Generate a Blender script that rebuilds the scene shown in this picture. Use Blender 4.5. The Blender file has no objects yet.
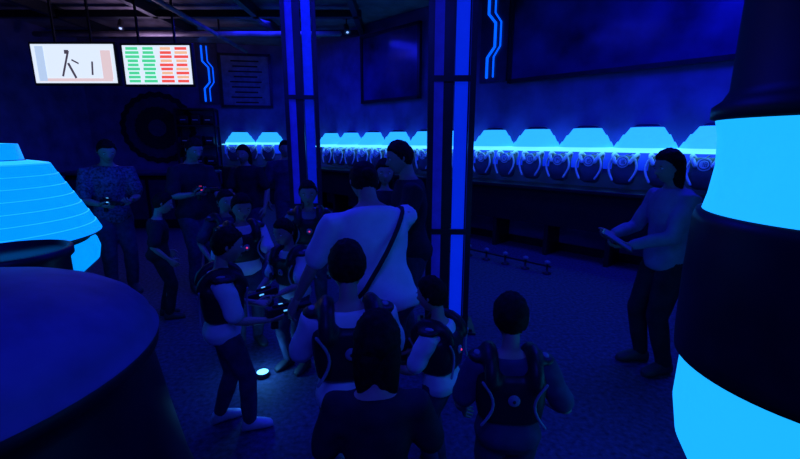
import bpy, bmesh, math, random
from mathutils import Vector, Matrix, noise
random.seed(7)
S = bpy.context.scene
S.view_settings.view_transform = 'Standard'
COL = S.collection
R2 = math.sqrt(2)

# ---------------------------------------------------------------- materials
def mat(name, col, rough=0.6, em=None, es=0.0, metal=0.0, nscale=8.0, namt=0.25, bump=0.0, spec=.5):
    m = bpy.data.materials.new(name); m.use_nodes = True
    nt = m.node_tree; b = nt.nodes['Principled BSDF']
    b.inputs['Roughness'].default_value = rough
    b.inputs['Metallic'].default_value = metal
    b.inputs['Specular IOR Level'].default_value = spec
    tc = nt.nodes.new('ShaderNodeTexCoord')
    nz = nt.nodes.new('ShaderNodeTexNoise'); nz.inputs['Scale'].default_value = nscale
    nz.inputs['Detail'].default_value = 4
    nt.links.new(tc.outputs['Object'], nz.inputs['Vector'])
    cr = nt.nodes.new('ShaderNodeValToRGB')
    lo = [max(0, c*(1-namt)) for c in col[:3]]; hi = [min(1, c*(1+namt)) for c in col[:3]]
    cr.color_ramp.elements[0].position = .3; cr.color_ramp.elements[0].color = (*lo, 1)
    cr.color_ramp.elements[1].position = .7; cr.color_ramp.elements[1].color = (*hi, 1)
    nt.links.new(nz.outputs['Fac'], cr.inputs['Fac'])
    nt.links.new(cr.outputs['Color'], b.inputs['Base Color'])
    if bump > 0:
        bp = nt.nodes.new('ShaderNodeBump'); bp.inputs['Strength'].default_value = bump
        nt.links.new(nz.outputs['Fac'], bp.inputs['Height'])
        nt.links.new(bp.outputs['Normal'], b.inputs['Normal'])
    if em:
        b.inputs['Emission Color'].default_value = (*em, 1)
        b.inputs['Emission Strength'].default_value = es
    return m

M = {}
M['wall'] = mat('wall_paint', (.13, .10, .30), .55, nscale=2.5, namt=.35, bump=.05)
M['floor'] = mat('floor_carpet', (.07, .06, .12), .7, nscale=30, namt=.5, bump=.2, spec=.25)
M['ceil'] = mat('ceiling_dark', (.22, .18, .20), .4, nscale=3, namt=.5)
M['black'] = mat('black_plastic', (.01, .01, .015), .4)
M['dark'] = mat('dark_steel', (.02, .02, .04), .35, metal=.3)
M['navy'] = mat('navy_shell', (.03, .03, .10), .35)
M['dome'] = mat('dome_shell', (.13, .12, .25), .6, nscale=4, namt=.3, spec=.3)
M['glow'] = mat('glow_cyan', (.1, .3, .8), .5, em=(0.01, .40, 1.0), es=1.2)
M['glowcap'] = mat('glow_cap', (.1, .3, .8), .5, em=(0.02, .34, 1.0), es=1.45)
M['glowrim'] = mat('glow_rim', (.1, .3, .8), .5, em=(0.12, .70, 1.0), es=1.35)
M['glowstep'] = mat('glow_step', (.1, .3, .8), .5, em=(0.0, .30, .95), es=1.05)
M['stepedge'] = mat('glow_step_edge', (.1, .3, .8), .5, em=(0.02, .50, 1.0), es=1.2)
M['panel'] = mat('blue_panel', (.1, .1, .6), .4, em=(0.0, .025, 1.0), es=.55)
M['panelmid'] = mat('blue_panel_mid', (.1, .1, .6), .4, em=(0.0, .02, 1.0), es=.24)
M['panel2'] = mat('blue_panel_dim', (.1, .1, .5), .4, em=(0.01, .01, 1.0), es=.13)
M['neon'] = mat('neon_blue', (.1, .1, .6), .4, em=(0.0, .10, 1.0), es=1.3)
M['badge'] = mat('badge_white', (.85, .85, .9), .5)
M['rackvest'] = mat('rack_vest_shell', (.10, .10, .14), .4)
M['glass'] = mat('mural_glass', (.05, .05, .22), .15, nscale=1.2, namt=.8)
M['paper'] = mat('poster_paper', (.25, .22, .35), .6)
M['tvw'] = mat('screen_white', (.5, .5, .5), .4, em=(.75, .85, 1.0), es=1.0)
M['tvd'] = mat('screen_dark', (.02, .02, .02), .4, em=(.12, .10, .16), es=.5)
M['tvp'] = mat('screen_pink', (.3, .2, .2), .4, em=(.80, .62, .66), es=.95)
M['tvb'] = mat('screen_blue', (.3, .3, .4), .4, em=(.50, .65, .90), es=.95)
M['tvg'] = mat('screen_green', (.1, .5, .1), .4, em=(.08, .75, .35), es=.9)
M['tvr'] = mat('screen_red', (.5, .1, .1), .4, em=(1, .10, .08), es=.9)
M['tvo'] = mat('screen_orange', (.5, .3, .1), .4, em=(1, .55, .35), es=.9)
M['ledr'] = mat('led_red', (.5, .0, .1), .4, em=(1, .05, .25), es=.9)
M['ledb'] = mat('led_blue', (.0, .2, .5), .4, em=(.10, .45, 1), es=1.3)
M['floorspot'] = mat('floor_spot_disc', (.0, .2, .5), .4, em=(.15, .65, 1), es=3)
M['spot'] = mat('spot_lens', (.5, .5, .5), .4, em=(.3, .5, 1), es=1.0)
M['skin'] = mat('skin', (.46, .30, .25), .6, nscale=20, namt=.08, spec=.3)
M['hair'] = mat('hair_dark', (.010, .008, .010), .7, nscale=60, namt=.6, bump=.3, spec=.12)
M['eyew'] = mat('eye_white', (.75, .75, .75), .3, namt=.02)
M['lip'] = mat('lips', (.35, .15, .14), .5, namt=.05)
M['twhite'] = mat('cloth_white', (.75, .72, .8), .85, nscale=14, namt=.08, bump=.15, spec=.2)
M['tgrey'] = mat('cloth_grey', (.28, .26, .36), .85, nscale=14, namt=.15, bump=.15, spec=.2)
M['tdark'] = mat('cloth_black', (.02, .02, .035), .85, nscale=14, namt=.3, bump=.15, spec=.2)
M['tnavy'] = mat('cloth_navy', (.05, .05, .12), .85, nscale=14, namt=.3, bump=.15, spec=.2)
M['tcheck'] = mat('cloth_check', (.10, .10, .18), .85, nscale=45, namt=.8, bump=.1, spec=.2)
M['jeans'] = mat('jeans', (.045, .05, .11), .85, nscale=20, namt=.3, bump=.15, spec=.2)
M['shoe'] = mat('shoe_white', (.6, .6, .65), .6)
M['shoed'] = mat('shoe_dark', (.04, .04, .05), .6)
M['vest'] = mat('vest_black', (.012, .012, .022), .45, spec=.35)

# ---------------------------------------------------------------- mesh helpers
def link(name, bm, mats, loc=(0, 0, 0), rot=(0, 0, 0), parent=None, smooth=False):
    me = bpy.data.meshes.new(name); bm.normal_update(); bm.to_mesh(me); bm.free()
    for k in mats: me.materials.append(M[k])
    if smooth:
        for p in me.polygons: p.use_smooth = True
    o = bpy.data.objects.new(name, me); COL.objects.link(o)
    o.location = loc; o.rotation_euler = rot
    if parent: o.parent = parent
    return o

def box(bm, c, s, mi=0, mx=None, bev=0.0):
    vs = []
    for i in (-.5, .5):
        for j in (-.5, .5):
            for k in (-.5, .5):
                p = Vector((c[0]+i*s[0], c[1]+j*s[1], c[2]+k*s[2]))
                if mx: p = mx @ p
                vs.append(bm.verts.new(p))
    fs = []
    for q in ((0, 1, 3, 2), (4, 6, 7, 5), (0, 4, 5, 1), (2, 3, 7, 6), (0, 2, 6, 4), (1, 5, 7, 3)):
        f = bm.faces.new([vs[a] for a in q]); f.material_index = mi; fs.append(f)
    if bev > 0:
        es = set(e for f in fs for e in f.edges)
        r = bmesh.ops.bevel(bm, geom=list(es), offset=bev, segments=2, affect='EDGES', profile=.5)
        for f in r['faces']: f.material_index = mi

def loft(bm, rings, mi=0, seg=20, p=2.0):
    """rings: (centre, U, V, ru, rv)"""
    L = []
    for c, U, V, ru, rv in rings:
        row = []
        for i in range(seg):
            a = 2*math.pi*i/seg; ca, sa = math.cos(a), math.sin(a)
            x = math.copysign(abs(ca)**(2/p), ca); y = math.copysign(abs(sa)**(2/p), sa)
            row.append(bm.verts.new(c+U*(x*ru)+V*(y*rv)))
        L.append(row)
    for a, b in zip(L[:-1], L[1:]):
        for i in range(seg):
            j = (i+1) % seg
            f = bm.faces.new((a[i], a[j], b[j], b[i])); f.material_index = mi; f.smooth = True
    f = bm.faces.new(list(reversed(L[0]))); f.material_index = mi
    f = bm.faces.new(L[-1]); f.material_index = mi

def tube(bm, pts, rad, mi=0, seg=12, roundend=True):
    pts = [Vector(p) for p in pts]; n = len(pts)
    rings = []; U = None
    for i in range(n):
        t = (pts[min(i+1, n-1)]-pts[max(i-1, 0)]).normalized()
        if U is None:
            ref = Vector((1, 0, 0)) if abs(t.x) < .8 else Vector((0, 1, 0))
            U = (ref-t*ref.dot(t)).normalized()
        else: U = (U-t*U.dot(t)).normalized()
        V = t.cross(U)
        if i == 0 and roundend:
            for k in (.95, .6): rings.append((pts[0]-t*rad[0]*k, U, V, rad[0]*math.sqrt(1-k*k), rad[0]*math.sqrt(1-k*k)))
        rings.append((pts[i], U, V, rad[i], rad[i]))
        if i == n-1 and roundend:
            for k in (.6, .95): rings.append((pts[-1]+t*rad[-1]*k, U, V, rad[-1]*math.sqrt(1-k*k), rad[-1]*math.sqrt(1-k*k)))
    loft(bm, rings, mi, seg)

def ellip(bm, c, r, mi=0, R=None, seg=14, rg=8):
    c = Vector(c); rows = []
    for i in range(1, rg):
        ph = math.pi*i/rg; row = []
        for j in range(seg):
            a = 2*math.pi*j/seg
            v = Vector((r[0]*math.sin(ph)*math.cos(a), r[1]*math.sin(ph)*math.sin(a), r[2]*math.cos(ph)))
            if R: v = R @ v
            row.append(bm.verts.new(c+v))
        rows.append(row)
    t = Vector((0, 0, r[2])); 
    if R: t = R @ t
    a = bm.verts.new(c+t); b = bm.verts.new(c-t)
    F = []
    for j in range(seg):
        k = (j+1) % seg
        F.append(bm.faces.new((a, rows[0][j], rows[0][k])))
        F.append(bm.faces.new((b, rows[-1][k], rows[-1][j])))
        for x, y in zip(rows[:-1], rows[1:]): F.append(bm.faces.new((x[j], y[j], y[k], x[k])))
    for f in F: f.material_index = mi; f.smooth = True

def lathe(bm, prof, seg=64, c=(0, 0), a0=0, a1=2*math.pi):
    full = abs(a1-a0-2*math.pi) < 1e-4
    n = seg if full else seg+1
    rows = []
    for r, z, m in prof:
        rows.append([bm.verts.new((c[0]+r*math.cos(a0+(a1-a0)*i/seg), c[1]+r*math.sin(a0+(a1-a0)*i/seg), z)) for i in range(n)])
    for k in range(len(rows)-1):
        for i in range(seg):
            j = (i+1) % n
            f = bm.faces.new((rows[k][i], rows[k][j], rows[k+1][j], rows[k+1][i])); f.material_index = prof[k][2]; f.smooth = True
    f = bm.faces.new(list(reversed(rows[0]))); f.material_index = prof[0][2]
    f = bm.faces.new(rows[-1]); f.material_index = prof[-1][2]

# ---------------------------------------------------------------- room shell
A = Vector((-2.8, 11.5)); B = Vector((7.2, 1.5)); C = Vector((3.2, -2.5)); D = Vector((-7.6, -2.5)); E = Vector((-7.6, 10.6))
CH = 4.0
def wall(name, p, q, mk='wall'):
    bm = bmesh.new(); d = (q-p); L = d.length; d.normalize()
    nrm = Vector((-d.y, d.x))
    t = .15
    vs = [p-d*t, q+d*t, q+nrm*t+d*t, p+nrm*t-d*t]
    lo = [bm.verts.new((v.x, v.y, 0)) for v in vs]; hi = [bm.verts.new((v.x, v.y, CH)) for v in vs]
    bm.faces.new(lo); bm.faces.new(hi)
    for i in range(4):
        j = (i+1) % 4; bm.faces.new((lo[i], lo[j], hi[j], hi[i]))
    bmesh.ops.recalc_face_normals(bm, faces=bm.faces)
    link(name, bm, [mk])
wall('wall_right', A, B); wall('wall_side', B, C); wall('wall_rear', C, D); wall('wall_left', D, E); wall('wall_back', E, A)
for nm, z0, z1, mk in (('floor', -.1, 0, 'floor'), ('ceiling', CH, CH+.1, 'ceil')):
    bm = bmesh.new()
    lo = [bm.verts.new((v.x, v.y, z0)) for v in (A, B, C, D, E)]; hi = [bm.verts.new((v.x, v.y, z1)) for v in (A, B, C, D, E)]
    bm.faces.new(lo); bm.faces.new(list(reversed(hi)))
    for i in range(5):
        j = (i+1) % 5; bm.faces.new((lo[i], lo[j], hi[j], hi[i]))
    bmesh.ops.recalc_face_normals(bm, faces=bm.faces)
    link(nm, bm, [mk])

def wallmx(p, q):
    d = (q-p).normalized(); ang = math.atan2(d.y, d.x)
    return Matrix.Translation((p.x, p.y, 0)) @ Matrix.Rotation(ang, 4, 'Z')
WR = wallmx(A, B)      # local +x along wall to the right; -y into room
WB = wallmx(E, A)
def place(o, mx): o.matrix_world = mx @ o.matrix_world; return o
def sX(X): return (X+2.8)*R2

for nm, W, L in (('baseboard_right', WR, (B-A).length), ('baseboard_back', WB, (A-E).length)):
    bm = bmesh.new(); box(bm, (L/2, -.012, .06), (L-.1, .02, .12)); place(link(nm, bm, ['black']), W)

# ---------------------------------------------------------------- vest racks
def lampshades(name, W, ss, z=1.52, bx=None):
    bm = bmesh.new()
    for s in ss:
        prof = [(.372, z, 1), (.37, z+.035, 0), (.33, z+.11, 0), (.315, z+.112, 0), (.27, z+.20, 0), (.25, z+.202, 0), (.19, z+.29, 0), (.17, z+.292, 2), (.12, z+.33, 2)]
        lathe(bm, prof, 28, (s, -.004), math.pi, 2*math.pi)
    x0, x1 = bx
    box(bm, ((x0+x1)/2, -.17, z-.012), (x1-x0, .33, .022), 1)
    box(bm, ((x0+x1)/2, -.02, z-.14), (x1-x0, .03, .23), 3)
    place(link(name, bm, ['glowcap', 'glowrim', 'navy', 'panel']), W)

def vest_mesh(bm, x, z, num):
    X = Vector((1, 0, 0)); Y = Vector((0, 1, 0)); c = Vector((x, -.22, z))
    loft(bm, [(c+Vector((0, 0, -.26)), X, Y, .08, .03), (c+Vector((0, 0, -.23)), X, Y, .12, .06), (c+Vector((0, 0, -.08)), X, Y, .155, .085),
              (c+Vector((0, 0, .03)), X, Y, .15, .085), (c+Vector((0, 0, .09)), X, Y, .13, .06), (c+Vector((0, 0, .11)), X, Y, .08, .03)], 0, 20, 2.6)
    for sgn in (-1, 1):
        pts = []
        for i in range(11):
            a = math.pi*i/10
            pts.append((x+sgn*(.085+.055*math.sin(a)), -.22+.10*math.cos(a), z+.02+.11*math.sin(a)))
        tube(bm, pts, [.024]*11, 2, 8)
        pts = [(x+sgn*(.105+.060*math.sin(a)), -.325+.03*math.sin(a*.5), z-.20+.32*a/math.pi) for a in [math.pi*i/8 for i in range(9)]]
        tube(bm, pts, [.015]*9, 1, 6)
    for r, y, mi in ((.075, -.312, 1), (.058, -.318, 0), (.049, -.322, 1)):
        vs = [bm.verts.new((x+r*math.cos(a*math.pi/12), y, z+.035+r*math.sin(a*math.pi/12))) for a in range(24)]
        vb = [bm.verts.new((v.co.x, y+.02, v.co.z)) for v in vs]
        f = bm.faces.new(vs); f.material_index = mi
        for i in range(24):
            j = (i+1) % 24; f = bm.faces.new((vs[i], vs[j], vb[j], vb[i])); f.material_index = mi
    seg = {'0': 'abcdef', '1': 'bc', '2': 'abged', '3': 'abgcd', '4': 'fgbc', '5': 'afgcd', '6': 'afgedc', '7': 'abc', '8': 'abcdefg', '9': 'abfgcd'}
    P = {'a': (0, 1, 1), 'g': (0, 0, 1), 'd': (0, -1, 1), 'f': (-1, .5, 0), 'b': (1, .5, 0), 'e': (-1, -.5, 0), 'c': (1, -.5, 0)}
    for k, ch in enumerate(str(num)):
        off = (k-(len(str(num))-1)/2)*.036
        for q in seg[ch]:
            px, pz, hz = P[q]
            box(bm, (x+off+px*.011, -.324, z+.035+pz*.022), (.024 if hz else .006, .004, .006 if hz else .024), 0)
    tube(bm, [(x, -.22, z+.09), (x, -.20, z+.115), (x, -.1, z+.125), (x, -.035, z+.125)], [.007]*4, 0, 6)

def rack(name, W, s0, s1, step=.43, z=1.345, start=1):
    bm = bmesh.new(); n = start; s = s0
    while s < s1:
        vest_mesh(bm, s, z, n); n += 1; s += step
    place(link(name, bm, ['rackvest', 'badge', 'badge']), W)

caps = [sX(3.7-.53*k) for k in range(11)] + [sX(4.23), sX(4.76)]
x0, x1 = sX(-1.9), sX(5.05)
lampshades('rack_lampshades', WR, sorted(caps), bx=(x0, x1))
rack('hanging_laser_vests', WR, sX(-1.5), sX(5.0))
bm = bmesh.new()
box(bm, ((x0+x1)/2, -.26, .98), (x1-x0, .50, .06), 0, bev=.015)
box(bm, ((x0+x1)/2, -.24, .70), (x1-x0, .42, .50), 0)
k = x0+.1
while k < x1:
    box(bm, (k, -.24, .225), (.06, .40, .45), 0); k += .86
place(link('vest_bench_cabinet', bm, ['black']), WR)
bm = bmesh.new()
for i in range(11):
    s = sX(.9)+i*.30-1.2+.8; y = -1.25
    lathe(bm, [(.055, 0, 0), (.055, .015, 0), (.015, .03, 0), (.015, .12, 0), (.035, .13, 1), (.035, .16, 1), (.01, .175, 1)], 14, (s, y))
box(bm, (sX(.9)+1.1, -1.25, .10), (3.1, .015, .02), 0)
place(link('floor_rail', bm, ['dark', 'tgrey']), WR)

Lb = (A-E).length
sb = [Lb-.65-.75*k for k in range(2)]
lampshades('rack_lampshades', WB, sb, 1.56, bx=(Lb-1.8, Lb-.3))
rack('hanging_laser_vests', WB, Lb-1.55, Lb-.3, .43, 1.385, 30)
bm = bmesh.new(); box(bm, (Lb-1.05, -.26, .7), (1.5, .5, .6), 0, bev=.02); box(bm, (Lb-1.05, -.22, .2), (1.4, .4, .4), 0)
place(link('vest_bench_cabinet', bm, ['black']), WB)

bm = bmesh.new(); sx = Lb-2.35
for z in (.5, 1.0, 1.5, 2.0, 2.4): box(bm, (sx, -.25, z), (.9, .45, .04), 0)
for dx in (-.45, .45):
    for dy in (-.04, -.46): box(bm, (sx+dx, dy-.0, 1.2), (.04, .04, 2.4), 0)
for z in (.52, 1.02, 1.52, 2.02):
    for q in range(3): box(bm, (sx-.28+.28*q, -.25, z+.12), (.22, .34, .2+.05*(q % 2)), 1, bev=.03)
for z in (.52, 1.02, 1.52, 2.02):
    for q in range(3): box(bm, (sx-.28+.28*q, -.43, z+.12), (.12, .02, .02), 2)
place(link('storage_shelf', bm, ['dark', 'vest', 'badge']), WB)

# ---------------------------------------------------------------- wall art
def framed(name, W, s0, s1, z0, z1, face='glass', frame='dark', fw=.06, marks=0):
    bm = bmesh.new(); cx = (s0+s1)/2; cz = (z0+z1)/2
    box(bm, (cx, -.03, cz), (s1-s0-.02, .03, z1-z0-.02), 0)
    for a in (s0, s1): box(bm, (a, -.04, cz), (fw, .07, z1-z0+fw), 1)
    for a in (z0, z1): box(bm, (cx, -.04, a), (s1-s0+fw, .07, fw), 1)
    for i in range(marks):
        w = (s1-s0)*random.uniform(.45, .8); box(bm, (cx, -.048, z1-.15-(z1-z0-.25)*i/max(1, marks-1)), (w, .006, .035), 2)
    return place(link(name, bm, [face, frame, 'tdark']), W)
framed('wall_mural', WR, sX(1.75), sX(5.6), 2.55, 3.9)
framed('wall_picture', WR, sX(-.77), sX(.39), 2.45, 3.75)
framed('notice_poster', WB, Lb-1.75, Lb-.55, 2.5, 3.75, face='paper', marks=9)
def neon(name, W, s, z0, z1, w=.22):
    bm = bmesh.new()
    pts = [(s, z1), (s, z1-.35), (s+w*.6, z1-.5), (s+w*.6, z1-.85), (s, z1-1.0), (s, z0)]
    P = [(a, -.06, b) for a, b in pts]
    tube(bm, P, [.022]*len(P), 0, 8)
    P = [(a+.12 if i not in (2, 3) else a+.10, -.06, b) for i, (a, b) in enumerate(pts)]
    tube(bm, P, [.014]*len(P), 0, 8)
    box(bm, (s+.1, -.02, (z0+z1)/2), (.5, .035, z1-z0+.15), 1)
    place(link(name, bm, ['neon', 'navy']), W)
neon('neon_wall_light', WR, sX(1.45), 2.65, 3.95)
neon('neon_wall_light', WB, Lb-2.15, 2.62, 3.92)

bm = bmesh.new()
for r, y, mi in ((.85, -.02, 0), (.72, -.05, 1), (.5, -.08, 0), (.2, -.11, 1)):
    vs = [bm.verts.new((1.55+r*(1+.05*(k % 2))*math.cos(k*math.pi/24), y, 1.95+r*(1+.05*(k % 2))*math.sin(k*math.pi/24))) for k in range(48)]
    vb = [bm.verts.new((v.co.x, y+.03, v.co.z)) for v in vs]
    f = bm.faces.new(vs); f.material_index = mi
    for i in range(48):
        j = (i+1) % 48; f = bm.faces.new((vs[i], vs[j], vb[j], vb[i])); f.material_index = mi
place(link('gear_wall_emblem', bm, ['vest', 'navy']), WB)

bm = bmesh.new()
box(bm, (-5.0, 8.2, .5), (2.6, .6, 1.0), 0, bev=.03); box(bm, (-5.0, 8.15, 1.04), (2.8, .8, .06), 1, bev=.02)
for k in range(5): box(bm, (-6.05+.52*k, 7.885, .55), (.44, .03, .75), 1)
link('reception_counter', bm, ['black', 'navy'])

# ---------------------------------------------------------------- TVs hung from the ceiling
def tv(x0, x1, y, z0, z1, kind):
    bm = bmesh.new(); cx = (x0+x1)/2; cz = (z0+z1)/2
    box(bm, (0, .05, 0), (x1-x0, .07, z1-z0), 0, bev=.012)
    w = x1-x0-.08; h = z1-z0-.08
    box(bm, (0, .01, 0), (w, .012, h), 1)
    if kind == 'ad':
        box(bm, (-w*.40, .001, 0), (w*.10, .006, h*.9), 7); box(bm, (w*.40, .001, -.02), (w*.12, .006, h*.75), 6)
        box(bm, (0, .001, -h*.42), (w*.9, .005, h*.08), 6)
        for (a, b, c, d, rt) in ((-.10, .0, .022, .70, .35), (-.03, -.18, .026, .42, -.4), (-.07, .30, .05, .10, 0), (.02, .05, .09, .04, .5), (.22, -.12, .02, .35, .1)):
            box(bm, (0, 0, 0), (c*w, .006, d*h), 2, mx=Matrix.Translation((a*w, -.003, b*h)) @ Matrix.Rotation(rt, 4, 'Y'))
    else:
        for r in range(9):
            z = h*.42-r*h*.105
            for cidx, mi in ((-.36, 3), (-.12, 3), (.14, 4 if r % 3 else 5), (.37, 5 if r % 2 else 4)):
                box(bm, (cidx*w, .001, z), (w*random.uniform(.15, .21), .006, h*.07), mi)
    for dx in (-.3, .3): box(bm, (dx, .06, (CH-cz)/2+.1), (.03, .03, (CH-cz)-.2), 0)
    box(bm, (0, .06, CH-cz-.02), (.8, .12, .04), 0)
    return link('wall_tv', bm, ['black', 'tvw', 'tvd', 'tvg', 'tvr', 'tvo', 'tvp', 'tvb'], (cx, y, cz))
tv(-6.14, -4.70, 7.4, 2.55, 3.24, 'ad')
tv(-4.63, -3.44, 7.4, 2.53, 3.22, 'score')

bm = bmesh.new()
for x in (-6.2, -4.4, -2.6, -.8): box(bm, (x, 6.0, 3.90), (.10, 7.5, .18), 0)
for y in (8.2, 9.6): box(bm, (-4, y, 3.87), (6.6, .12, .12), 0)
tube(bm, [(-7.2, 8.9, 3.7), (-1.2, 8.9, 3.7)], [.05, .05], 1, 12)
tube(bm, [(-3.6, 2, 3.68), (-3.6, 10.5, 3.68)], [.04, .04], 1, 12)
for y in (3, 6, 9): box(bm, (-3.6, y, 3.84), (.03, .03, .3), 0)
link('ceiling_pipes', bm, ['black', 'ceil'])
def spotlight(x, y):
    bm = bmesh.new()
    box(bm, (0, 0, -.015), (.14, .06, .03), 0)
    tube(bm, [(0, 0, -.03), (0, 0, -.14)], [.012, .012], 0, 8)
    d = Vector((.2, -.5, -.8)).normalized(); u = Vector((1, 0, 0)); u = (u-d*u.dot(d)).normalized(); v = d.cross(u); c = Vector((0, 0, -.2))
    loft(bm, [(c-d*.09, u, v, .035, .035), (c-d*.07, u, v, .05, .05), (c+d*.07, u, v, .055, .055), (c+d*.1, u, v, .065, .065)], 0)
    loft(bm, [(c+d*.09, u, v, .03, .03), (c+d*.105, u, v, .025, .025)], 1)
    link('ceiling_spotlight', bm, ['black', 'spot'], (x, y, CH))
spotlight(-1.05, 8.9); spotlight(-5.3, 8.6); spotlight(-4.9, 6.6)

bm = bmesh.new()
box(bm, (0, 0, 0), (.55, .25, .75), 0, bev=.04)
for z in (-.25, -.05, .15): box(bm, (0, -.13, z), (.42, .02, .06), 1)
box(bm, (.22, -.13, .0), (.04, .02, .62), 1); box(bm, (0, .0, .74), (.06, .06, .82), 0)
link('led_light_box', bm, ['navy', 'neon'], (-5.48, 5.6, 2.85))

# ---------------------------------------------------------------- lattice columns
def column(name, x, y, ang, k='panel'):
    bm = bmesh.new(); h = CH
    w = .37; d = .24; t = .045
    for sx in (-1, 1):
        for sy in (-1, 1): box(bm, (sx*(w/2-t/2), sy*(d/2-t/2), h/2), (t, t, h), 0)
    box(bm, (-.025, 0, h/2), (.08, d-.04, h-.02), 0)
    box(bm, (-.105, -.05, h/2), (.08, d-.14, h-.05), 2)
    box(bm, (.08, -.04, h/2), (.10, .05, h-.03), 1)
    for z in (.12, .90, 2.12, 3.34, 3.9):
        box(bm, (0, -d/2+.012, z), (w-.02, .03, .045), 0); box(bm, (0, d/2-.012, z), (w-.02, .03, .045), 0)
    z = .12
    while z < h-.1:
        for sx in (-1, 1):
            tube(bm, [(sx*(w/2-.02), -d/2+.03, z), (sx*(w/2-.02), d/2-.03, min(z+.6, h-.02))], [.012, .012], 0, 6)
        z += .62
    box(bm, (0, 0, .01), (.5, .36, .02), 0)
    for sx in (-1, 1):
        for sy in (-1, 1): lathe(bm, [(.016, .02, 0), (.016, .045, 0)], 6, (sx*.21, sy*.14))
    link(name, bm, ['dark', k, 'panel2'], (x, y, 0), (0, 0, ang))
column('lattice_column', .41, 3.55, -.04)
column('lattice_column', -1.12, 5.0, .2, 'panelmid')

# ---------------------------------------------------------------- glowing column on the right
bm = bmesh.new()
prof = [(.46, 0, 0), (.46, .05, 0), (.40, .08, 0), (.30, .34, 0), (.26, .40, 0), (.25, .42, 1), (.285, .50, 1), (.345, .62, 1), (.365, .74, 1), (.362, .90, 1), (.35, .935, 1), (.35, .94, 0),
        (.385, .945, 0), (.388, 1.0, 0), (.39, 1.2, 0), (.385, 1.40, 0), (.378, 1.43, 0), (.362, 1.432, 1), (.352, 1.48, 1), (.343, 1.57, 1), (.348, 1.66, 1), (.36, 1.71, 0),
        (.375, 1.715, 0), (.375, 1.75, 0), (.35, 1.77, 0), (.335, 1.80, 0), (.33, 2.4, 0), (.36, 2.42, 0), (.36, 2.5, 0), (.33, 2.52, 0), (.34, 3.6, 0), (.44, 3.98, 0)]
lathe(bm, prof, 72)
bmesh.ops.recalc_face_normals(bm, faces=bm.faces)
o = link('glowing_column', bm, ['vest', 'glow'], (1.31, 1.19, 0))

bm = bmesh.new()
prof = [(.72, 0, 0), (.72, .30, 0), (.70, .38, 0), (.66, .62, 0), (.62, .90, 0), (.615, .95, 0), (.645, .955, 0), (.65, 1.0, 1), (.64, 1.005, 1)]
for i in range(1, 9):
    a = i/8*math.pi/2; prof.append((.635*math.cos(a)+.002, 1.005+.23*math.sin(a), 1))
lathe(bm, prof, 72)
bmesh.ops.recalc_face_normals(bm, faces=bm.faces)
link('domed_pod', bm, ['vest', 'dome'], (-1.45, 1.12, 0))

bm = bmesh.new()
prof = [(.66, 0, 0), (.66, .08, 0), (.5, .15, 0), (.5, .62, 0), (.55, .70, 1), (.64, .78, 1), (.655, .86, 1), (.64, .92, 1), (.60, .94, 0), (.60, .98, 0), (.67, .985, 0), (.68, 1.00, 1)]
z = 1.00; r = .68
for i in range(7):
    prof += [(r, z, 1), (r-.026, z+.060, 1), (r-.028, z+.066, 2), (r-.036, z+.067, 1)]
    z += .071; r -= .036
prof += [(r, z, 2), (r-.12, z+.02, 0), (r-.13, z+.025, 1), (r-.15, z+.13, 2), (.02, z+.14, 2)]
lathe(bm, prof, 64)
bmesh.ops.recalc_face_normals(bm, faces=bm.faces)
link('stepped_light_pod', bm, ['vest', 'glowstep', 'stepedge'], (-2.85, 2.78, 0))
bm = bmesh.new()
lathe(bm, [(.25, 0, 0), (.26, .03, 0), (.24, .06, 0), (.24, .5, 0), (.255, .52, 0), (.255, .56, 0), (.24, .58, 0), (.24, 1.04, 0), (.26, 1.06, 0), (.26, 1.10, 0), (.235, 1.105, 0), (.23, 1.08, 0), (.0001, 1.08, 0)], 40)
bmesh.ops.recalc_face_normals(bm, faces=bm.faces)
link('storage_drum', bm, ['vest'], (-1.98, 2.06, 0))

# ---------------------------------------------------------------- people
def remeshed(bm, voxel, smooth=3):
    me = bpy.data.meshes.new('tmp'); bmesh.ops.recalc_face_normals(bm, faces=bm.faces); bm.to_mesh(me); bm.free()
    o = bpy.data.objects.new('tmp', me); COL.objects.link(o)
    m = o.modifiers.new('r', 'REMESH'); m.mode = 'VOXEL'; m.voxel_size = voxel; m.use_smooth_shade = True
    s = o.modifiers.new('s', 'SMOOTH'); s.iterations = smooth; s.factor = .5
    dg = bpy.context.evaluated_depsgraph_get()
    ev = o.evaluated_get(dg); out = bpy.data.meshes.new_from_object(ev)
    bpy.data.objects.remove(o); bpy.data.meshes.remove(me)
    return out

def merge(dst, me, mi):
    n = len(dst.faces); dst.from_mesh(me); dst.faces.ensure_lookup_table()
    for f in dst.faces[n:]: f.material_index = mi; f.smooth = True
    bpy.data.meshes.remove(me)

def ik(a, c, l1, l2, pole):
    d = c-a; L = d.length; mxl = (l1+l2)*.995
    if L > mxl: c = a+d*(mxl/L); d = c-a; L = mxl
    u = d.normalized(); x = (l1*l1-l2*l2+L*L)/(2*L); h = math.sqrt(max(0, l1*l1-x*x))
    p = pole-u*pole.dot(u); p.normalize()
    return a+u*x+p*h, c

def sm(t, a, b):
    t = max(0, min(1, (t-a)/(b-a))); return t*t*(3-2*t)

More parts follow.
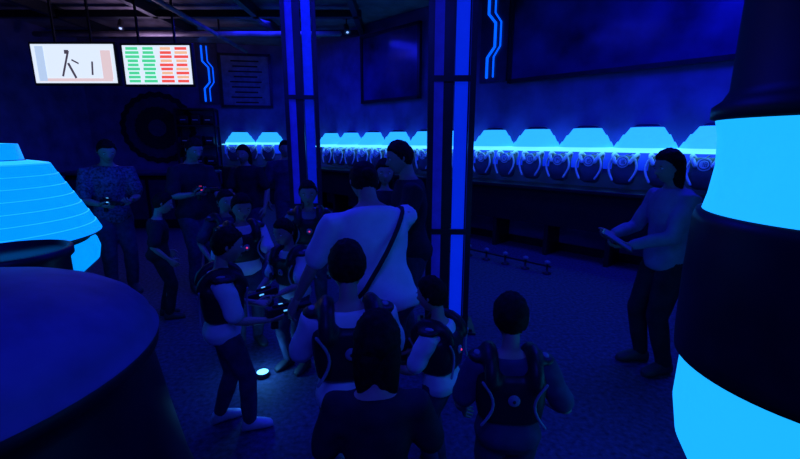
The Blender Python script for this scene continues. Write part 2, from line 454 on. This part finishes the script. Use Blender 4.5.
def headpt(n):
    x, y, z = n; px = .345*x; py = .42*y; pz = .5*z
    if z < 0:
        t = -z; px *= 1-.30*t**1.4
        if y < 0: py *= 1-.42*t
        else: py *= 1-.05*t; py += .045*t*(1-abs(x))
    else: px *= 1+.05*z; 
    if y > 0:
        for s in (-1, 1): py -= .022*math.exp(-((px-s*.145)**2/.004+(pz-.03)**2/.003))
        k = math.exp(-(px*px)/.0035)
        prof = (sm(-pz, -.06, .11)*(1-sm(-pz, .12, .18)))
        py += .095*k*prof
        py += .018*math.exp(-(px*px)/.012-((pz+.25)**2)/.002)
        py += .03*math.exp(-(px*px)/.01-((pz+.40)**2)/.006)
    return Vector((px, py, pz))

def uvs(seg, rg, fn):
    bm = bmesh.new(); rows = []
    for i in range(1, rg):
        ph = math.pi*i/rg
        rows.append([bm.verts.new(fn(Vector((math.sin(ph)*math.cos(2*math.pi*j/seg), math.sin(ph)*math.sin(2*math.pi*j/seg), math.cos(ph))))) for j in range(seg)])
    a = bm.verts.new(fn(Vector((0, 0, 1)))); b = bm.verts.new(fn(Vector((0, 0, -1))))
    for j in range(seg):
        k = (j+1) % seg
        bm.faces.new((a, rows[0][j], rows[0][k])); bm.faces.new((b, rows[-1][k], rows[-1][j]))
        for x, y in zip(rows[:-1], rows[1:]): bm.faces.new((x[j], y[j], y[k], x[k]))
    return bm

def add_bm(dst, src, mi):
    me = bpy.data.meshes.new('t'); src.to_mesh(me); src.free(); merge(dst, me, mi)

def hand(dst, w, d, nrm, side, s, curl, mi):
    d = d.normalized(); nrm = (nrm-d*nrm.dot(d)).normalized(); t = d.cross(nrm).normalized()*side
    loft(dst, [(w-d*.02*s, t, nrm, .024*s, .019*s), (w+d*.01*s, t, nrm, .027*s, .018*s), (w+d*.05*s, t, nrm, .038*s, .017*s), (w+d*.085*s, t, nrm, .041*s, .014*s), (w+d*.10*s, t, nrm, .036*s, .010*s)], mi, 14, 2.4)
    for i, (off, L) in enumerate(((.031, .072), (.011, .080), (-.010, .075), (-.030, .060))):
        p = w+d*(.088-.004*abs(i-1))*s+t*off*s; pts = [p]; a = curl*.5
        for k, f in enumerate((.42, .32, .26)):
            dd = (d*math.cos(a)+nrm*math.sin(a)+t*off*.8).normalized()
            p = p+dd*L*f*s; pts.append(p); a += curl*(.75+.08*i)
        tube(dst, pts, [.0095*s, .0088*s, .008*s, .0065*s], mi, 8)
    p = w+d*.022*s+t*.024*s; q = p+(d*.55+t*.75+nrm*.25).normalized()*.042*s; r = q+(d*.85+t*.25+nrm*.35).normalized()*.032*s; e = r+(d*.9+nrm*.4).normalized()*.024*s
    tube(dst, [p, q, r, e], [.014*s, .012*s, .010*s, .008*s], mi, 8)

SK, SH, PA, FO, HR, EY, LI, VE, TR, LR, LB, BL = range(12)
def person(name, x, y, H, yaw, lean=4, roll=0, kid=False, hp=8, hy=0, lh=(-.16, .06, .50), rh=(.16, .06, .50), feet=((-.06, 0), (.06, .03)),
           shirt='twhite', pants='jeans', shoe='shoed', hair='short', sleeve='short', vest=False, fem=False, curl=.5, strap=False, shorts=False, wide=1.0, led=None):
    hr = .16 if kid else .135
    st = .775 if kid else .81
    ang = math.radians(lean); Rt = Matrix.Rotation(math.radians(roll), 3, 'Y') @ Matrix.Rotation(-ang, 3, 'X')
    piv = Vector((0, -math.sin(ang)*.10*H, .52*H-(1-math.cos(ang))*.02*H))
    def tp(xx, yy, zz):
        zz = .52+(zz-.52)*(st-.52)/(.81-.52) if zz > .52 else zz
        return piv+Rt @ (Vector((xx, yy, zz-.52))*H)
    X = Rt @ Vector((1, 0, 0)); Y = Rt @ Vector((0, 1, 0)); Z = Rt @ Vector((0, 0, 1))
    wq = wide*(.93 if fem else 1.0)
    sw = (.108 if not fem else .098)*wide
    rings = [(.455, .06, .045, 0), (.48, .088, .062, -.004), (.52, .098*(1.06 if fem else 1), .070, -.006), (.57, .088, .060, 0), (.62, .076, .052, .002), (.68, .084, .058, .002),
             (.74, .096, .064, .002), (.78, .100, .060, -.002), (.81, .090, .050, -.004), (.832, .055, .040, -.004), (.848, .034, .034, 0)]
    def torso(bm, infl, lo, hi, flare=0):
        rr = [r for r in rings if lo <= r[0] <= hi]
        loft(bm, [(tp(0, yo, z), X, Y, (a*wq+infl+flare*max(0, .60-z))*H, (b+infl+flare*max(0, .60-z))*H) for z, a, b, yo in rr], 0, 24, 2.3)
    arms = []
    for s, tgt in ((-1, lh), (1, rh)):
        Sj = tp(s*sw, -.004, .795); W = Vector(tgt)*H
        El, W = ik(Sj, W, .172*H, .150*H, Vector((s*.6, -.7, -.6)))
        arms.append((s, Sj, El, W))
    legs = []
    for s, ft in ((-1, feet[0]), (1, feet[1])):
        Hj = piv+Vector((s*.048*H, 0, -.01*H)); An = Vector((ft[0]*H, (ft[1]-.01)*H, .05*H+(ft[2]*H if len(ft) > 2 else 0)))
        Kn, An = ik(Hj, An, .242*H, .232*H, Vector((s*.08, 1, 0)))
        legs.append((s, Hj, Kn, An))
    hh = hr*H
    Rh = Matrix.Rotation(math.radians(hy), 3, 'Z') @ Matrix.Rotation(-math.radians(hp), 3, 'X')
    ncl = (1-hr*.93-st)*H
    hc = tp(0, .0, .81)+Z*(ncl-.015*H)+Vector((0, .012*H, 0))+Rh @ Vector((0, .02*hh, hh*.5))
    kk = .9 if kid else 1.0
    bm = bmesh.new(); torso(bm, 0, .45, .85)
    tube(bm, [tp(0, -.004, .80), hc+Rh @ Vector((0, -.10, -.18))*hh], [.036*H*kk, .031*H*kk], 0, 16)
    for s, Sj, El, W in arms:
        m1 = Sj.lerp(El, .45); m2 = El.lerp(W, .3)
        tube(bm, [tp(s*sw*.6, -.004, .79), Sj, m1, El, m2, W], [.034*H, .033*H, .028*H, .0225*H, .0225*H, .0145*H], 0, 12)
    for s, Hj, Kn, An in legs:
        m1 = Hj.lerp(Kn, .4); m2 = Kn.lerp(An, .3)+Vector((0, -.008*H, 0))
        tube(bm, [Hj, m1, Kn, m2, An], [.054*H, .047*H, .033*H, .033*H, .020*H], 0, 14)
    out = bmesh.new()
    merge(out, remeshed(bm, .0085*H, 2), SK)
    bm = bmesh.new(); torso(bm, .012, .48, .84, .03)
    for s, Sj, El, W in arms:
        if sleeve == 'short':
            e = Sj.lerp(El, .78); tube(bm, [tp(s*sw*.55, -.004, .785), Sj, e], [.043*H, .045*H, .044*H], 0, 14)
        else:
            e = El.lerp(W, .93); tube(bm, [tp(s*sw*.55, -.004, .785), Sj, Sj.lerp(El, .5), El, El.lerp(W, .4), e], [.043*H, .043*H, .038*H, .033*H, .030*H, .024*H], 0, 14)
    me = remeshed(bm, .0095*H, 3)
    for v in me.vertices:
        n = noise.noise(Vector((v.co.x*9/H, v.co.y*9/H, v.co.z*16/H))+Vector((x, y, 0)))
        v.co += v.normal*n*.008*H
    merge(out, me, SH)
    bm = bmesh.new(); torso(bm, .006, .45, .57)
    for s, Hj, Kn, An in legs:
        if shorts: tube(bm, [Hj, Hj.lerp(Kn, .5), Hj.lerp(Kn, .88)], [.062*H, .060*H, .056*H], 0, 14)
        else: tube(bm, [Hj, Hj.lerp(Kn, .4), Kn, Kn.lerp(An, .35), An+Vector((0, 0, .01*H))], [.062*H, .055*H, .043*H, .041*H, .034*H], 0, 14)
    me = remeshed(bm, .0105*H, 2)
    for v in me.vertices:
        n = noise.noise(Vector((v.co.x*8/H, v.co.y*8/H, v.co.z*14/H))+Vector((y, x, 5)))
        v.co += v.normal*n*.005*H
    merge(out, me, PA)
    for s, Hj, Kn, An in legs:
        f = Vector((s*.14, .99, 0)); u = Vector((f.y, -f.x, 0)); zz = Vector((0, 0, 1)); g = An.copy(); g.z = An.z-.05*H
        rr = [(-.040, .012, .020, .022), (-.034, .022, .028, .028), (-.01, .026, .036, .036), (.03, .027, .028, .028), (.07, .030, .020, .020), (.095, .024, .015, .015), (.106, .010, .010, .010)]
        loft(out, [(g+f*(yy*H)+zz*(hz*H), u, zz, ww*H, hz2*H*.98) for yy, ww, hz, hz2 in rr], FO, 16, 2.6)
    hs = H*(.62 if not kid else .60)
    for s, Sj, El, W in arms:
        d = (W-El).normalized(); nn = Vector((-s*.8, .2, -.3)) if abs(d.z) > .6 else Vector((-s*.4, 0, -1 if curl < .8 else .9))
        hand(out, W, d, nn, 1 if s > 0 else -1, hs, curl, SK)
    hb = uvs(44, 36, lambda n: hc+Rh @ (headpt(n)*hh)); add_bm(out, hb, SK)
    L = lambda a, b, c: hc+Rh @ (Vector((a, b, c))*hh)
    for s in (-1, 1):
        ellip(out, L(s*.145, .340, .03), (.052*hh, .042*hh, .030*hh), EY, Rh)
        ellip(out, L(s*.143, .371, .03), (.020*hh, .016*hh, .020*hh), HR, Rh)
        ellip(out, L(s*.145, .375, .110), (.062*hh, .016*hh, .009*hh), HR, Rh)
        ellip(out, L(s*.345, -.03, -.02), (.025*hh, .055*hh, .095*hh), SK, Rh)
        ellip(out, L(s*.365, -.05, -.02), (.018*hh, .035*hh, .065*hh), SK, Rh)
    ellip(out, L(0, .425, -.235), (.075*hh, .022*hh, .014*hh), LI, Rh); ellip(out, L(0, .42, -.262), (.062*hh, .022*hh, .016*hh), LI, Rh)
    def hairfn(n):
        yv = n.y
        keys = [(-1, -.70), (-.3, -.45), (.1, -.10), (.35, .30), (.6, .55), (1, .62)]
        thr = keys[-1][1]
        for (a, b), (c, d) in zip(keys[:-1], keys[1:]):
            if a <= yv <= c: thr = b+(d-b)*(yv-a)/(c-a); break
        m = sm(n.z-thr, -.07, .07)
        vol = {'short': .09, 'long': .14, 'pony': .08, 'bun': .08, 'buzz': .05}[hair]
        nz = noise.noise(n*5+Vector((x*3, y, H)))*.055+noise.noise(Vector((n.x*22, n.y*22, n.z*4)))*.045
        sc = .93+(vol+.07+nz)*m
        return hc+Rh @ (headpt(Vector((n.x, min(n.y, 1), n.z)))*hh*sc if n.y < .2 or m < .5 else Vector((.36*n.x, .42*n.y, .5*n.z))*hh*(sc))
    add_bm(out, uvs(52, 40, hairfn), HR)
    if hair == 'long':
        XX = Rh @ Vector((1, 0, 0)); YY = Rh @ Vector((0, 1, 0)); dn = Vector((0, -.08, -1)).normalized()
        c0 = L(0, -.10, .22)
        rr = [(0, .22, .22), (.15, .36, .33), (.35, .39, .34), (.6, .38, .26), (.85, .36, .19), (1.1, .31, .14), (1.3, .22, .09), (1.38, .10, .04)]
        bm = bmesh.new(); loft(bm, [(c0+dn*(a*hh)+YY*(-.12*min(1, a*2))*hh, XX, YY, b*hh, c*hh*.8) for a, b, c in rr], 0, 40, 2.3)
        for v in bm.verts:
            v.co += (v.co-c0).normalized()*noise.noise(Vector((v.co.x*60, v.co.y*60, v.co.z*5)))*.06*hh
        add_bm(out, bm, HR)
    if hair == 'pony':
        p0 = L(0, -.36, .12); bk = Rh @ Vector((0, -1, 0)); bk.z = 0; bk.normalize()
        tube(out, [p0, p0+bk*.16*hh+Vector((0, 0, .0)), p0+bk*.24*hh+Vector((0, 0, -.25*hh)), p0+bk*.20*hh+Vector((0, 0, -.6*hh)), p0+bk*.16*hh+Vector((0, 0, -.8*hh))], [.07*hh, .10*hh, .12*hh, .09*hh, .03*hh], HR, 14)
    if hair == 'bun': ellip(out, L(0, -.44, .05), (.17*hh, .15*hh, .16*hh), HR, Rh)
    if strap:
        pts = []
        for i in range(25):
            a = 2*math.pi*i/24; k = math.cos(a)
            pts.append(tp(.092*wq*k, -.004-(.088 if k > -.5 else .10)*math.sin(a), .675+.150*k))
        tube(out, pts, [.0075*H]*25, BL, 8)
        ellip(out, tp(-.125, -.02, .51), (.035*H, .065*H, .055*H), BL, Rt)
    if vest:
        bm = bmesh.new()
        q = [(.585, .086, .070), (.60, .100, .084), (.66, .106, .092), (.73, .110, .094), (.765, .106, .088), (.785, .08, .07)]
        loft(bm, [(tp(0, 0, z), X, Y, a*wq*1.08*H, b*H) for z, a, b in q], 0, 28, 3.2)
        for s in (-1, 1):
            pts = [tp(s*.07, -.085*math.cos(a), .76+.085*math.sin(a)) for a in [math.pi*i/8 for i in range(9)]]
            tube(bm, pts, [.026*H]*9, 0, 12)
            ellip(bm, tp(s*.108, 0, .82), (.038*H, .050*H, .018*H), 0, Rt)
        merge(out, remeshed(bm, .010*H, 1), VE)
        for s in (-1, 1):
            for f in (-1, 1):
                pts = [tp(s*(.10-.035*math.sin(math.pi*i/8)), f*.098, .60+.165*i/8) for i in range(9)]
                tube(out, pts, [.005*H]*9, TR, 6)
            ellip(out, tp(s*.112, -.01, .838), (.012*H, .02*H, .006*H), TR, Rt)
        for f in (-1, 1):
            ellip(out, tp(0, f*.098, .70), (.020*H, .008*H, .020*H), TR, Rt)
            ellip(out, tp(0, f*.104, .70), (.006*H, .005*H, .006*H), (LR if led == 'r' else LB) if led else VE, Rt)
    ob = link(name, out, ['skin', shirt, pants, shoe, 'hair', 'eyew', 'lip', 'vest', 'tgrey', 'ledr', 'ledb', 'tdark'], (x, y, 0), (0, 0, math.radians(yaw)))
    mx = Matrix.Translation((x, y, 0)) @ Matrix.Rotation(math.radians(yaw), 4, 'Z')
    return [(mx @ a[3], (mx.to_3x3() @ (a[3]-a[2])).normalized()) for a in arms]

def phaser(hinfo, led='ledr', sc=.8):
    w, d = hinfo
    d = Vector((d.x, d.y, d.z*.4)).normalized(); up = Vector((0, 0, 1)); up = (up-d*up.dot(d)).normalized(); r = d.cross(up)
    mx = Matrix((( r.x, d.x, up.x, 0), (r.y, d.y, up.y, 0), (r.z, d.z, up.z, 0), (0, 0, 0, 1)))
    bm = bmesh.new()
    box(bm, (0, .04, .05), (.05, .26, .06), 0, bev=.012); box(bm, (0, -.02, -.02), (.035, .05, .11), 0, bev=.01)
    tube(bm, [(0, .17, .055), (0, .26, .055)], [.022, .028], 0, 12); box(bm, (0, .02, .09), (.02, .12, .02), 0)
    tube(bm, [(0, .262, .055), (0, .272, .055)], [.012, .012], 1, 12, False)
    box(bm, (.027, .05, .055), (.004, .035, .010), 1); box(bm, (-.027, .05, .055), (.004, .035, .010), 1)
    box(bm, (0, .02, .101), (.012, .03, .004), 1)
    o = link('laser_phaser', bm, ['vest', led]); o.matrix_world = Matrix.Translation(w+d*.06) @ mx @ Matrix.Scale(sc, 4)

# background adults
h = person('man', -3.05, 4.4, 1.68, 225, lean=6, hp=24, lh=(-.06, .20, .62), rh=(.08, .19, .61), shirt='tcheck', hair='short', curl=.9)
phaser(h[1], 'ledb')
h = person('man', -2.25, 4.55, 1.69, 235, lean=5, hp=22, lh=(-.05, .22, .60), rh=(.10, .20, .66), shirt='tdark', hair='short', curl=.9)
phaser(h[1])
person('woman', -1.98, 5.5, 1.60, 170, hp=10, shirt='tdark', hair='long', fem=True, rh=(.08, .16, .62))
person('man', -1.62, 6.0, 1.66, 200, hp=10, shirt='tnavy', hair='short')
# middle kids
h = person('boy', -1.24, 3.2, 1.27, 215, kid=True, hp=18, lh=(-.10, .22, .56), rh=(.12, .18, .55), shirt='twhite', hair='short', curl=.9, vest=True, led='r')
phaser(h[0])
h = person('girl', -.76, 2.85, 1.14, 150, kid=True, hp=15, shirt='twhite', hair='pony', vest=True, lh=(-.08, .22, .58), rh=(.10, .2, .56), curl=.9, fem=True)
phaser(h[0], 'ledb')
person('boy', -.80, 3.65, 1.32, 190, kid=True, hp=10, shirt='tgrey', hair='short', vest=True, led='r')
person('boy', -1.62, 3.8, 1.22, 230, kid=True, hp=10, shirt='tnavy', hair='short', vest=True)
person('boy', -2.22, 3.75, 1.20, 300, kid=True, hp=20, shirt='tdark', pants='tdark', hair='short')
person('girl', -.15, 4.1, 1.48, 185, kid=True, hp=10, shirt='tdark', hair='long', fem=True)
# boy left foreground
h = person('boy', -.98, 2.18, 1.20, -62, kid=True, lean=2, hp=14, hy=0, lh=(-.10, .16, .58), rh=(.10, .18, .56), feet=((-.07, -.04), (.06, .08)), shirt='twhite', pants='jeans', shoe='shoe', hair='short', vest=True, curl=.9)
phaser(h[1], 'ledb')
# woman with white t-shirt bending toward the children
person('woman', -.12, 2.15, 1.58, 28, lean=17, kid=False, hp=24, hy=-8, lh=(-.26, .16, .46), rh=(.06, .34, .58), feet=((-.07, -.03), (.07, .06)), shirt='twhite', pants='jeans', hair='bun', fem=False, strap=True, wide=1.25)
# dark man at the column
person('man', .08, 3.02, 1.66, 100, lean=4, hp=15, shirt='tdark', hair='short', lh=(-.08, .2, .58), rh=(.1, .16, .56))
# near children
h = person('boy', -.20, 1.55, 1.27, 10, kid=True, hp=14, shirt='twhite', hair='short', vest=True, lh=(-.12, .2, .58), rh=(.12, .2, .56), curl=.9)
phaser(h[1])
person('girl', -.07, 1.12, 1.15, 0, kid=True, hp=12, shirt='tdark', hair='long', fem=True, lh=(-.12, .12, .5), rh=(.12, .18, .55))
h = person('boy', .19, 1.82, 1.04, 60, kid=True, hp=12, shirt='twhite', hair='short', vest=True, lh=(-.1, .2, .56), rh=(.1, .2, .56), curl=.9, led='r')
phaser(h[1])
person('boy', .41, 1.42, 1.10, -5, kid=True, hp=10, shirt='tnavy', hair='short', vest=True, lh=(-.14, .12, .5), rh=(.16, .12, .55))
# woman on the right
h = person('woman', 1.87, 2.85, 1.60, 95, lean=2, hp=14, shirt='tgrey', pants='tdark', hair='long', fem=True, sleeve='long', lh=(-.04, .20, .60), rh=(.08, .20, .62), curl=.9)
bm = bmesh.new(); box(bm, (0, 0, 0), (.15, .012, .22), 0, bev=.006); box(bm, (0, -.008, 0), (.13, .003, .19), 1)
o = link('clipboard', bm, ['dark', 'tgrey']); o.location = h[0][0]+Vector((-.10, -.02, .03)); o.rotation_euler = (math.radians(-60), 0, math.radians(60))

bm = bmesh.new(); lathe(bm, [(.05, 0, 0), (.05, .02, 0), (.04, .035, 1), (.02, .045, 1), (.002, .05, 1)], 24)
link('bright_floor_spot', bm, ['dark', 'floorspot'], (-.98, 2.72, 0))  # glowing disc added to stand in for a bright spot on the floor

# ---------------------------------------------------------------- lights
def area(name, loc, rot, size, e, col=(.01, .015, 1)):
    l = bpy.data.lights.new(name, 'AREA'); l.energy = e; l.size = size; l.color = col
    o = bpy.data.objects.new(name, l); COL.objects.link(o); o.location = loc; o.rotation_euler = [math.radians(a) for a in rot]
    return o
area('blue_wash_front', (-.3, -.8, 3.8), (30, 0, 0), 1.5, 58, (.02, .04, 1))
area('blue_wash_mid', (-1.0, 3.6, 3.9), (0, 0, 0), 1.5, 68)
area('blue_wash_right', (2.8, 3.8, 3.9), (0, 0, 0), 1.5, 85)
area('blue_wash_back', (-2.5, 8.2, 3.8), (10, 0, 0), 1.5, 70)
area('ceiling_fill', (-4.8, 8.6, 3.2), (180, 0, 0), .5, 9.0, (.6, .45, .9))  # added fill to lift the dark ceiling, no fixture behind it
# long fill light without a fixture, added to brighten the rack of vests
o = area('rack_fill', (0, 0, 0), (0, 0, 0), 1, 16, (.01, .08, 1)); o.data.shape = 'RECTANGLE'; o.data.size = 9; o.data.size_y = .08
o.matrix_world = WR @ Matrix.Translation((sX(1.6), -.75, 1.72)) @ Matrix.Rotation(math.radians(50), 4, 'X')
l = bpy.data.lights.new('floor_spot_glow', 'POINT'); l.energy = 2.5; l.color = (0.05, .35, 1); l.shadow_soft_size = .05
o = bpy.data.objects.new('floor_spot_glow', l); COL.objects.link(o); o.location = (-.98, 2.72, .14)

w = bpy.data.worlds.new('w'); S.world = w; w.use_nodes = True
w.node_tree.nodes['Background'].inputs[0].default_value = (0, 0, .02, 1)

# ---------------------------------------------------------------- camera
c = bpy.data.cameras.new('camera'); c.sensor_width = 36; c.lens = 420/800*36
o = bpy.data.objects.new('camera', c); COL.objects.link(o); o.location = (0, 0, 1.65); o.rotation_euler = (math.radians(90-12), 0, 0)
c.clip_start = .05
S.camera = o
